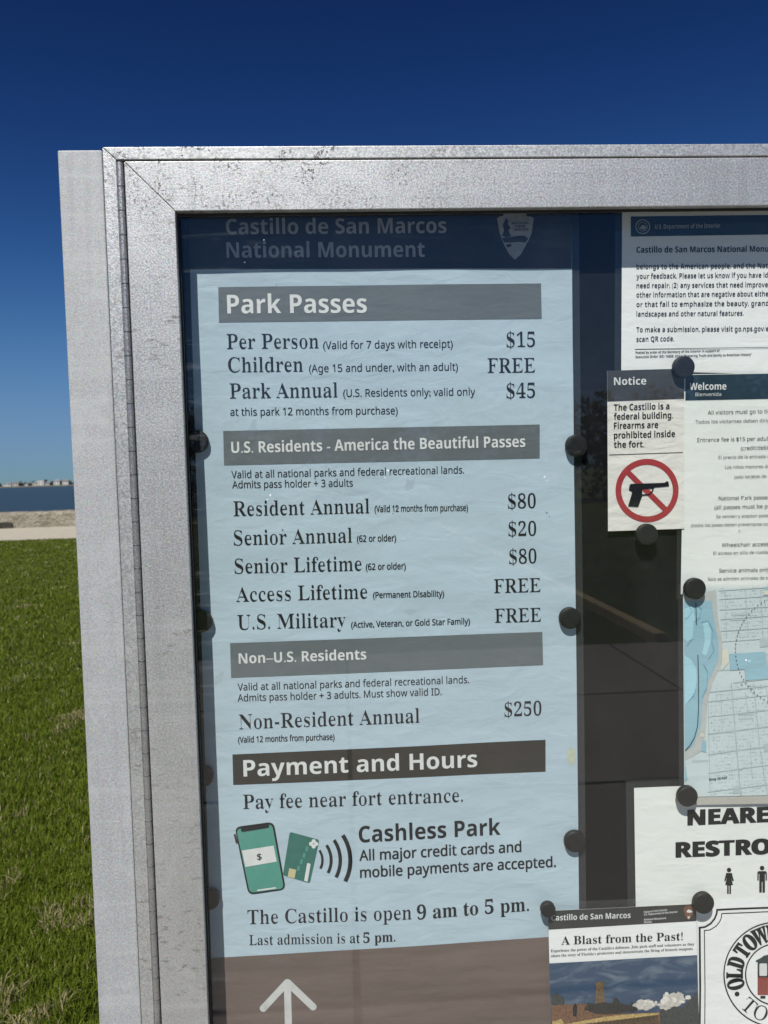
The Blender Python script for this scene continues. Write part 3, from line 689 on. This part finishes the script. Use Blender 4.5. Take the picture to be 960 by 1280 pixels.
# ================================================================== WELCOME SHEET
zw = lambda x, y: (740+x/4.364, 440+y/4.364)
wel = Sheet('welcome_sheet', [(853.5, 468.5), (1092, 464.5), (1092, 742), (848.8, 742)], 'bilingual welcome sheet headed by a dark teal band, right of the firearms notice', 'notice', M['paper3'], 2, .0010, 3,
            film=[(847, 464), (1098, 460), (1098, 748), (843.3, 748)], filmmat='film2')
wb = wel.band('navy_band', [(854.8, 469.3), (1090, 465.5), (1090, 496.5), (854.6, 501)], M['navy'])
wel.flat('lettering', [line('Welcome', 'bold', (859.8, 488), (905.4, 487.6), 8.8), line('Bienvenida', 'sansl', (867, 495.8), (899, 495.4), 4.4)], M['white'], .0009, wb)
for s, x0, y0, x1, y1, cap, ink, k in (
    ('All visitors must go to ticket booth', 882.5, 518.7, 959.5, 516.8, 5.8, 1, 27), ('Todos los visitantes deben dirigirse', 867, 529.9, 959.5, 528, 5, 2, 32),
    ('Entrance fee is $15 per adult.', 869.5, 552.8, 959.5, 550.8, 5.8, 1, 29), ('(credit/debit cards)', 923.3, 563, 959.5, 562, 5.8, 1, 13),
    ('El precio de la entrada es', 895.8, 574, 959, 572.5, 4.8, 2, 25), ('Los niños menores de', 903.8, 586.2, 959, 585, 4.8, 2, None), ('(sólo tarjetas de crédito)', 915.3, 598.2, 959, 597, 4.8, 2, 19),
    ('National Park passes', 895.8, 625.3, 959.5, 624, 5.8, 1, None), ('(all passes must be presented)', 890.5, 636.6, 959.5, 635, 5.8, 1, 22), ('Se venden y aceptan pases', 892.8, 647.5, 959.5, 646, 4.8, 2, None),
    ('(todos los pases deben presentarse con', 861.4, 658.5, 959.5, 656.5, 4.8, 2, None), ('Wheelchair access', 899.7, 683.4, 957.7, 682, 5.8, 1, None), ('El acceso en silla de ruedas', 889.3, 693.2, 959.5, 691.5, 4.8, 2, None),
    ('Service animals only', 896.6, 715.2, 959.5, 714, 5.8, 1, None), ('Sólo se admiten animales de servicio', 882.6, 725.3, 959.5, 723.5, 4.8, 2, 30)):
    wel.flat('text_line', [line(s, 'sansl', (x0, y0), (x1, y1), cap*.86, k)], M['ink' if ink == 1 else 'ink2'], .0005)

# ================================================================== FIREARMS NOTICE
ntc = Sheet('firearms_notice', [(756.7, 464.3), (852.2, 461.6), (852.8, 660.4), (757.9, 663.6)], 'small creased notice sheet with red barred pistol circle', 'notice', M['paper2'], 3, .0012, 4)
bn = ntc.band('notice_band', [(756.7, 464.3), (852.2, 461.6), (852.3, 499), (756.9, 502.5)], m_paper('grey black notice band', (.050, .050, .052), .25, .45, .35, wrinkle=.4, grime_col=(.16, .16, .16)))
ntc.flat('lettering', [line('Notice', 'bold', (765, 482.2), (805, 481.5), 9.4)], M['white'], .0009, bn)
ntc.flat('text_block', [line(s, 'bold', (765, a), (x, b), 8) for s, a, x, b in (('The Castillo is a', 514, 834, 512), ('federal building.', 525.2, 838.5, 523.2), ('Firearms are', 536.6, 820, 535.2), ('prohibited inside', 548.5, 841, 546.4), ('the fort.', 560, 802.6, 559.2))]
         + [stroke([(759, 568.8), (850.5, 565.7)], .7)], M['ink'], .0005)
pc = ntc.flat('prohibition_ring', [arc(806.2, 613, 35.7, 0, 360, 7.4, 64), stroke([zw(181, 652), zw(392, 862)], 7)], M['red'], .0005)
ntc.flat('pistol_picture', [tri([zw(*p) for p in ((192, 731), (199, 719), (384, 713), (394, 705), (404, 706), (408, 731), (330, 738), (322, 744), (262, 748), (262, 782), (240, 843), (185, 840), (208, 762), (189, 752))]),
     stroke([zw(322, 744), zw(316, 760), zw(298, 777), zw(258, 779)], 1.6)], M['ink'], .0010, pc)

# ================================================================== STREET MAP
zm = lambda x, y: (680+x/3.43, 700+y/3.43)
M['mapland'] = m_paper('map land print', (.52, .60, .61), .05, .45, .10, wrinkle=.3)
M['mapwat'] = m_paper('map water print', (.27, .45, .525), .08, .45, .05, wrinkle=.3)
M['mapsh'] = m_paper('map shallow print', (.36, .60, .68), .08, .45, .05, wrinkle=.3)
M['mapline'] = m_plain('map street grey', (.40, .47, .49), .5, var=.1); M['mapgrey'] = m_plain('map shore grey', (.44, .46, .45), .5, var=.06)
M['mapcr'] = m_plain('map cream', (.60, .60, .50), .5, var=.06)
M['mapblue'] = m_plain('map contour blue', (.13, .32, .45), .5)
mp = Sheet('street_map', [(850.5, 735), (1090, 731), (1090, 988.5), (852.2, 993.5)], 'pale blue and grey town street map with a dotted circle, under the welcome sheet', 'map', M['mapland'], 4, .0010, 5,
           film=[(844.5, 730), (1098, 726), (1098, 1003), (846, 1003.5)], filmmat='film2')
mg = mp.band('margin_strip', [(852.2, 994), (1090, 989), (1090, 999), (852.2, 1003.5)], m_paper('grey sheet margin', (.42, .41, .37), .05), .0002, 12, 2)
sh = mp.flat('shore_print', [tri([zm(*p) for p in ((588, 150), (725, 125), (733, 250), (752, 340), (752, 430), (712, 515), (688, 600), (682, 700), (672, 805), (630, 830), (592, 850))])], M['mapgrey'], .0005)
wt = mp.flat('water_print', [tri([zm(*p) for p in ((588, 172), (705, 170), (715, 250), (735, 340), (735, 420), (692, 510), (667, 600), (660, 700), (628, 785), (592, 812))]),
     tri([zm(780, 396), zm(935, 387), zm(938, 440), zm(960, 470), zm(990, 500), zm(850, 509), zm(846, 462), zm(786, 466)]), tri([zm(592, 850), zm(604, 930), zm(592, 940)]), tri([zm(664, 770), zm(682, 765), zm(684, 815), zm(664, 810)]),
     disc(*zm(962, 128), 8, 24)], M['mapwat'], .0009)
mp.flat('shallows_print', [tri([zm(*p) for p in pp]) for pp in (((588, 205), (622, 190), (634, 240), (628, 330), (600, 345), (588, 330)), ((668, 265), (690, 260), (702, 300), (700, 350), (682, 405), (664, 395), (676, 345), (672, 300)),
     ((588, 400), (618, 420), (640, 460), (642, 540), (616, 590), (592, 620)))] + [disc(*zm(866, 427), 2.2, 16)], M['mapsh'], .0013, wt)
mp.flat('contour_lines', [stroke([zm(*p) for p in pp], .6) for pp in (((606, 185), (622, 215), (605, 240), (590, 250)), ((640, 185), (662, 205), (655, 240), (630, 262), (625, 330), (598, 362)), ((660, 262), (690, 255), (712, 300), (705, 345), (716, 380), (690, 420)),
     ((670, 440), (688, 470), (684, 540), (664, 580)), ((592, 612), (630, 570), (642, 520)))], M['mapblue'], .0017, wt)
mp.flat('bridge_lines', [stroke([zm(637, 178), zm(640, 272)], .9), stroke([zm(646, 400), zm(649, 500), zm(649, 620), zm(645, 700), zm(632, 750), zm(612, 785), zm(592, 806)], 1.0)], M['ink'], .0018)
st, blk, cr = [], [], []
L = lambda a, b, wd: st.append(stroke([zm(a[0]+(b[0]-a[0])*k/8, a[1]+(b[1]-a[1])*k/8) for k in range(9)], wd))
for y in (128, 165, 210, 250, 300, 345): L((728+y*.06, y), (1120, y-26), .8)
for y0, sl_, wd in ((560, 30, 1.2), (600, 30, .7), (665, 32, .8), (738, 36, 1.6), (825, 40, 1.5), (905, 40, .9), (985, 36, 1.0), (520, 26, 1.3)): L((690 if y0 > 540 else 800, y0), (1150, y0-sl_*1.6), wd)
for x0, y0, x1, y1, wd in ((790, 520, 830, 1000, 1.4), (690, 560, 700, 985, 1.0), (745, 560, 752, 720, .7), (885, 520, 912, 800, 1.0), (912, 800, 945, 1000, 1.0), (870, 770, 880, 930, .6), (850, 560, 862, 640, .7), (940, 540, 965, 760, .8), (820, 905, 835, 1000, .8), (765, 130, 770, 330, .7), (850, 120, 862, 320, .7), (915, 120, 925, 330, .7)): L((x0, y0), (x1, y1), wd)
mp.flat('street_lines', st, M['mapline'], .0006)
rr = random.Random(3)
for k in range(1700):
    x = rr.uniform(700, 1110); y = rr.choice([rr.uniform(118, 360), rr.uniform(530, 1000), rr.uniform(530, 1000)])
    if x < 735+y*.05 and y < 420: continue
    y = round(y/15)*15 + rr.uniform(-3, 3); x = round(x/11)*11 + rr.uniform(-3, 3); y -= (x-700)*.055
    a, b = rr.uniform(1.5, 5.5), rr.uniform(1.2, 3.2)
    blk.append(tri([zm(x, y), zm(x+a, y-.4), zm(x+a, y+b), zm(x, y+b+.4)]))
for a in ((912, 330, 48, 38), (935, 395, 14, 70), (930, 780, 26, 34), (797, 962, 26, 30)): blk.append(tri([zm(a[0], a[1]), zm(a[0]+a[2], a[1]-3), zm(a[0]+a[2], a[1]+a[3]-3), zm(a[0], a[1]+a[3])]))
for cx0, cy0 in ((820, 230), (815, 252), (850, 655), (850, 673), (655, 853), (757, 465)):
    for k in range(9): blk.append(tri([zm(cx0-30+k*7.5, cy0-4-k*.3), zm(cx0-25+k*7.5, cy0-4-k*.3), zm(cx0-25+k*7.5, cy0+4-k*.3), zm(cx0-30+k*7.5, cy0+4-k*.3)]))
mp.flat('city_blocks', blk, M['mapline'], .0006)
mp.flat('cream_patch', [tri([zm(925, 128), zm(960, 124), zm(962, 142), zm(926, 146)]), disc(*zm(666, 742), 2.6, 14), tri([zm(750, 380), zm(776, 372), zm(780, 430), zm(748, 468)])], M['mapcr'], .0010)
mp.flat('lettering', [line('King Street', 'bold', zm(696, 936), zm(772, 926), 3.1)], M['ink'], .0010)
mp.flat('dotted_circle', [disc(985+70*math.cos(R(a)), 811-70*math.sin(R(a)), .82, 10) for a in np.arange(60, 300, 4.2)], M['ink2'], .0018)

# ================================================================== RESTROOM SHEET
zr = lambda x, y: (660+x/3.2, 960+y/3.2)
rst = Sheet('restroom_sheet', [(791.2, 983.5), (1060, 972), (1064, 1150), (794, 1163)], 'cream sheet with heavy black restroom lettering and two figure signs', 'notice', M['paper3'], 1, .0010, 6,
            film=[(781, 974.3), (1070, 962), (1074, 1160), (784.5, 1174)], filmmat='film2')
rst.flat('lettering', [line('NEAREST', 'black', (857.5, 1029.6), (959.5, 1025.5), 19.6, 5)], M['ink'], .0005)
rst.flat('lettering', [line('RESTROOMS', 'black', (842.8, 1069.8), (962, 1065), 19.4, 6)], M['ink'], .0005)
def figure(cx, top, h, skirt):
    s_ = [disc(cx, top+h*.085, h*.085, 16)]
    if skirt: pp = [(-.16, .20), (.16, .20), (.27, .50), (.20, .52), (.12, .36), (.22, .66), (.11, .66), (.11, 1), (.02, 1), (.02, .68), (-.02, .68), (-.02, 1), (-.11, 1), (-.11, .66), (-.22, .66), (-.12, .36), (-.20, .52), (-.27, .50)]
    else: pp = [(-.20, .20), (.20, .20), (.26, .25), (.26, .55), (.19, .55), (.19, .30), (.155, .30), (.155, 1), (.02, 1), (.02, .60), (-.02, .60), (-.02, 1), (-.155, 1), (-.155, .30), (-.19, .30), (-.19, .55), (-.26, .55), (-.26, .25)]
    return s_+[tri([(cx+x*h*.68, top+y*h) for x, y in pp])]
rst.flat('woman_figure', figure(909.4, 1082.8, 32.4, True), M['ink'], .0005); rst.flat('man_figure', figure(950.6, 1080.3, 33.4, False), M['ink'], .0005)

# ================================================================== TOUR SIGN
zt = lambda x, y: (860+x/8, 1120+y/8)
tro = Sheet('tour_sign', [(860, 1124), (1076, 1113.5), (1080, 1330), (862, 1345)], 'white sign with double black border and a round tour emblem holding a red streetcar', 'sign', M['paper'], 3, .0008, 7)
def corner(o, i_, dn): return o
tro.flat('border_line', [stroke([zt(95, 1500), zt(102, 900), zt(96, 292)] , 2.6), stroke([zt(85, 292), zt(150, 283), zt(205, 250), zt(245, 200), zt(265, 150), zt(270, 104)], 2.4), stroke([zt(262, 113), zt(500, 101), zt(800, 90), zt(1600, 62)], 2.4),
    stroke([zt(146, 1500), zt(150, 900), zt(143, 314)], 1.2), stroke([zt(138, 320), zt(200, 312), zt(260, 274), (zt(295, 230)), zt(312, 190), zt(316, 146)], 1.2), stroke([zt(312, 150), zt(500, 143), zt(800, 129), zt(1600, 100)], 1.2)], M['ink'], .0005)
CX, CY = 967.3, 1214.4
em2 = tro.flat('emblem_ring', [arc(CX, CY, 65, 0, 360, 1.7, 80), arc(CX, CY, 38.2, 0, 360, 1.7, 60), disc(918.5, 1238.8, 3, 16), disc(2*CX-918.5, 1238.8, 3, 16)], M['ink'], .0005)
tro.flat('ring_lettering', ring_text('OLD', CX, CY, 42, (193.5, 179, 163.5), 19.5, 'slab', wide=.62) + ring_text('TOWN', CX, CY, 42, (145.5, 129.5, 112.5, 96), 19.5, 'slab', wide=.66)
         + ring_text('TROLLEY', CX, CY, 42, (79, 65, 51, 37.5, 24.5, 11.5, -2), 19.5, 'slab', wide=.62) + ring_text('TOURS', CX, CY, 60.5, (229, 248, 268, 287, 304), 18, 'thin', True, 1.0), M['ink'], .0005, em2)
tr = tro.flat('streetcar_roof', [tri([(x, y) for x, y in ((941.8, 1197), (947, 1194.5), (952, 1191), (958, 1189.6), (959, 1186), (975.6, 1186), (976.6, 1189.6), (982.6, 1191), (987.6, 1194.5), (992.8, 1197), (992.8, 1199), (941.8, 1199))]),
     tri([(944, 1199), (990.6, 1199), (990.6, 1218), (944, 1218)])], M['teal2'], .0005, em2)
tr.data.materials[0] = m_plain('dark streetcar print', (.03, .045, .05), .5)
tro.flat('streetcar_window', [tri(rrect([(a, 1200.5), (b, 1200.5), (b, 1216), (a, 1216)], 1.6)) for a, b in ((946, 955.5), (958, 976.5), (979, 988.5))], M['white'], .0009, em2)
tro.flat('streetcar_body', [tri([(944, 1218), (957.3, 1218), (957.3, 1240), (944, 1240)]), tri([(958.5, 1218), (976, 1218), (976, 1240), (958.5, 1240)]), tri([(977.3, 1218), (990.6, 1218), (990.6, 1240), (977.3, 1240)])], M['redbrown'], .0005, em2)
for a in (947.5, 981): tro.flat('streetcar_wheel', [tri([(a, 1241), (a+6.2, 1241), (a+6.2, 1244.4), (a, 1244.4)])], M['ink'], .0005, em2)

# ================================================================== EVENT FLYER
zf = lambda x, y: (670+x/4.571, 1110+y/4.571)
fly = Sheet('event_flyer', [(682.7, 1133.4), (865.4, 1125), (871.5, 1362), (689, 1372)], 'event flyer with black band and photograph of white smoke over a fort wall', 'flyer', M['paper'], 6, .0010, 8,
            film=[(681, 1123.5), (867.5, 1115.5), (874, 1368), (687, 1379)], filmmat='film2')
fb = fly.band('black_band', [(682.7, 1133.4), (865.4, 1125), (866.4, 1146), (683, 1156.6)], M['hdr'], .0004)
fly.flat('lettering', [line('Castillo de San Marcos', 'bold', (686.4, 1145.2), (784.6, 1142), 7.6), line('National Park Service', 'bold', (801.3, 1135.8), (830, 1133), 2.6), line('U.S. Department of the Interior', 'bold', (801.3, 1139), (842.8, 1135.4), 2.6),
     line('National Monument', 'bold', (801.3, 1145.3), (828.6, 1143.2), 2.6), line('Florida', 'bold', (801.3, 1148.6), (810.7, 1147.8), 2.6)], M['white'], .0009, fb)
em3 = fly.flat('arrowhead_emblem', [tri([zf(822+(x-97)*.28, 72+(y-70)*.28+4) for x, y in ((140, 80), (160, 72), (240, 70), (268, 80), (276, 104), (317, 116), (306, 200), (272, 275), (240, 332), (205, 364), (170, 330), (140, 275), (112, 200), (97, 116), (132, 104))])], m_plain('brown emblem print', (.16, .08, .05), .5, var=.2), .0009, fb)
fly.flat('emblem_print', [tri([zf(840, 104), zf(852, 96), zf(866, 102), zf(874, 112), zf(858, 116), zf(842, 114)]), tri([zf(845, 138), zf(858, 136), zf(856, 148), zf(848, 148)])], M['white'], .0013, em3)
fly.flat('headline', [line('A Blast from the Past!', 'serifb', (698.9, 1175.4), (849.4, 1169.8), 11)], M['ink'], .0005)
fly.flat('small_print', [line('Experience the power of the Castillo\'s defenses. Join park staff and volunteers as they', 'serifb', (686, 1184.6), (863.6, 1176), 3.6), line('share the story of Florida\'s protectors and demonstrate the firing of historic weapons.', 'serifb', (686.4, 1190.7), (862.5, 1181.6), 3.6)], M['ink'], .0005)
def m_photosky():
    t = NT('printed sky'); v = t.coord((1, 1, 2.6))
    a = t.noise(v, 22, 6, .6, .8); s_ = t.n('SeparateXYZ', {0: t.coord()})
    base = t.mix(t.n('MapRange', {0: s_.outputs[2], 1: .10, 2: .19, 3: 0, 4: 1}).outputs[0], (.12, .155, .19, 1), (.035, .068, .125, 1))
    base = t.mix(t.math('MULTIPLY', t.ramp(a, .48, .80), .55), base, (.30, .34, .38, 1))
    t.bsdf(Base_Color=base, Roughness=.45); return t.m
fp_ = fly.band('printed_photograph', [(684.2, 1198.5), (867.3, 1188.2), (871.4, 1360), (689, 1370)], m_photosky(), .0004, 20, 16)
def fp2(name, polys, col, lift, var=.55, sc=330): return fly.flat(name, [tri([zf(*p) for p in q]) for q in polys], m_plain('printed '+name.replace('_', ' '), col, .5, var=var, scale=sc), lift, fp_)
fp2('tree_print', [((75, 640), (80, 585), (110, 570), (150, 600), (150, 640)), ((690, 800), (690, 660), (740, 640), (820, 655), (905, 560), (915, 800), (918, 1150), (700, 1150))], (.045, .05, .05), .0008)
fp2('terrace_print', [((75, 640), (270, 630), (390, 690), (690, 680), (690, 1150), (82, 1150), (78, 720))], (.16, .085, .05), .0010)
fp2('crowd_print', [((270, 665), (280, 625), (320, 632), (360, 620), (420, 630), (430, 600), (450, 600), (470, 630), (520, 640), (530, 615), (545, 640), (560, 670), (400, 690), (330, 690))], (.03, .027, .025), .0012)
fp2('tower_print', [((322, 630), (328, 530), (322, 515), (350, 500), (378, 515), (372, 540), (378, 620))], (.13, .085, .045), .0014)
fp2('figure_print', [((198, 700), (196, 650), (204, 630), (216, 630), (222, 652), (218, 704))], (.015, .015, .018), .0014)
fp2('parapet_print', [((80, 730), (130, 715), (150, 745), (400, 700), (500, 690), (690, 680), (680, 692), (420, 725), (130, 760), (140, 790), (90, 790))], (.42, .30, .12), .0015)
fp2('wall_print', [((135, 775), (420, 725), (680, 692), (690, 1150), (150, 1150))], (.085, .055, .03), .0013)
fp2('merlon_print', [((x, 752-(x-150)*.1), (x+10, 751-(x-150)*.1), (x+10, 772-(x-150)*.11), (x, 773-(x-150)*.11)) for x in range(160, 660, 22)], (.05, .035, .02), .0018)
fp2('visitor_print', [((x, 668), (x+2, 640+h), (x+5, 634+h), (x+8, 640+h), (x+9, 668)) for x, h in ((262, 4), (286, -2), (305, 6), (402, -4), (420, 2), (446, -8), (468, 3), (498, -3), (522, 5))], (.02, .02, .024), .0018)
fp2('cannon_print', [((520, 668), (560, 654), (566, 662), (540, 676), (526, 676))], (.02, .02, .02), .0019)
def puff(cx0, cy0, rx, ry, k): return [(cx0+rx*math.cos(R(a))*(1+.18*math.sin(a*.11+k)+.12*math.sin(a*.27+k)), cy0+ry*math.sin(R(a))*(1+.15*math.sin(a*.15+k*2))) for a in range(0, 360, 12)]
rr = random.Random(11)
fp2('smoke_print', [puff(602, 636, 60, 30, 1), puff(760, 608, 62, 38, 2.2), puff(722, 636, 44, 28, .4), puff(795, 592, 28, 28, 3)], (.50, .47, .43), .0016, .30, 210)
fp2('smoke_billows', [puff(rr.gauss(765, 32), rr.gauss(598, 20), rr.uniform(9, 20), rr.uniform(8, 15), k) for k in range(9)] + [puff(rr.gauss(610, 30), rr.gauss(626, 12), rr.uniform(7, 14), rr.uniform(6, 11), k) for k in range(6)], (.66, .63, .58), .0020, .22, 210)

# ================================================================== MAGNETS
def magnet_mesh(r=.0142, h=.0078):
    bm = bmesh.new(); prof = [(r*.97, 0), (r, .0006), (r, h*.80), (r*.97, h*.93), (r*.90, h), (r*.55, h*.985), (.0001, h*.975)]; n = 40
    rings = [[bm.verts.new((a*math.cos(2*math.pi*i/n), -z, a*math.sin(2*math.pi*i/n))) for i in range(n)] for a, z in prof]
    for a, b in zip(rings, rings[1:]):
        for i in range(n): bm.faces.new((a[i], a[(i+1) % n], b[(i+1) % n], b[i]))
    bm.faces.new(rings[0][::-1]); bmesh.ops.recalc_face_normals(bm, faces=bm.faces)
    return bm_mesh(bm, True)
mm = magnet_mesh(); mm.materials.append(M['magnet'])
for i, (px, py, lay, sc, lb) in enumerate((
    (719.5, 557, 1, 1, 'round black magnet on the blue poster edge beside the second grey heading band'),
    (711.5, 772, 1, 1, 'round black magnet on the blue poster edge just above the third grey band'),
    (717.5, 1050, 1, 1, 'round black magnet on the blue poster edge beside the cashless payment text'),
    (682, 1130.5, 8, .70, 'smallest round black magnet, at the upper left corner of the event flyer'),
    (874, 1122.5, 8, 1, 'round black magnet between the event flyer and the tour sign'),
    (855, 991.5, 6, .97, 'round black magnet at the bottom left corner of the street map'),
    (864.5, 734.5, 6, 1, 'round black magnet over the blue water of the street map'),
    (805.5, 667.5, 5, 1, 'round black magnet below the barred pistol circle'),
    (851, 460, 5, 1, 'round black magnet at the top right of the firearms notice'),
    (247, 552, 1, 1, 'shadowed black magnet by the left door stile, uppermost of the poster\'s left edge'),
    (252, 776, 1, 1, 'shadowed black magnet by the left door stile, beside the military price row'),
    (254.5, 969, 1, .95, 'shadowed black magnet by the left door stile, beside the payment heading'),
    (262.5, 1122, 1, .95, 'shadowed black magnet by the left door stile, left of the opening hours'))):
    p = plane(px, py, YB-.006)
    o = bpy.data.objects.new('magnet', mm); C.objects.link(o)
    o.location = (p.x, YB-.0026-.0012*lay-.0010, p.z); o.scale = (sc, 1, sc); tag(o, lb, 'magnet', 'round black magnets')
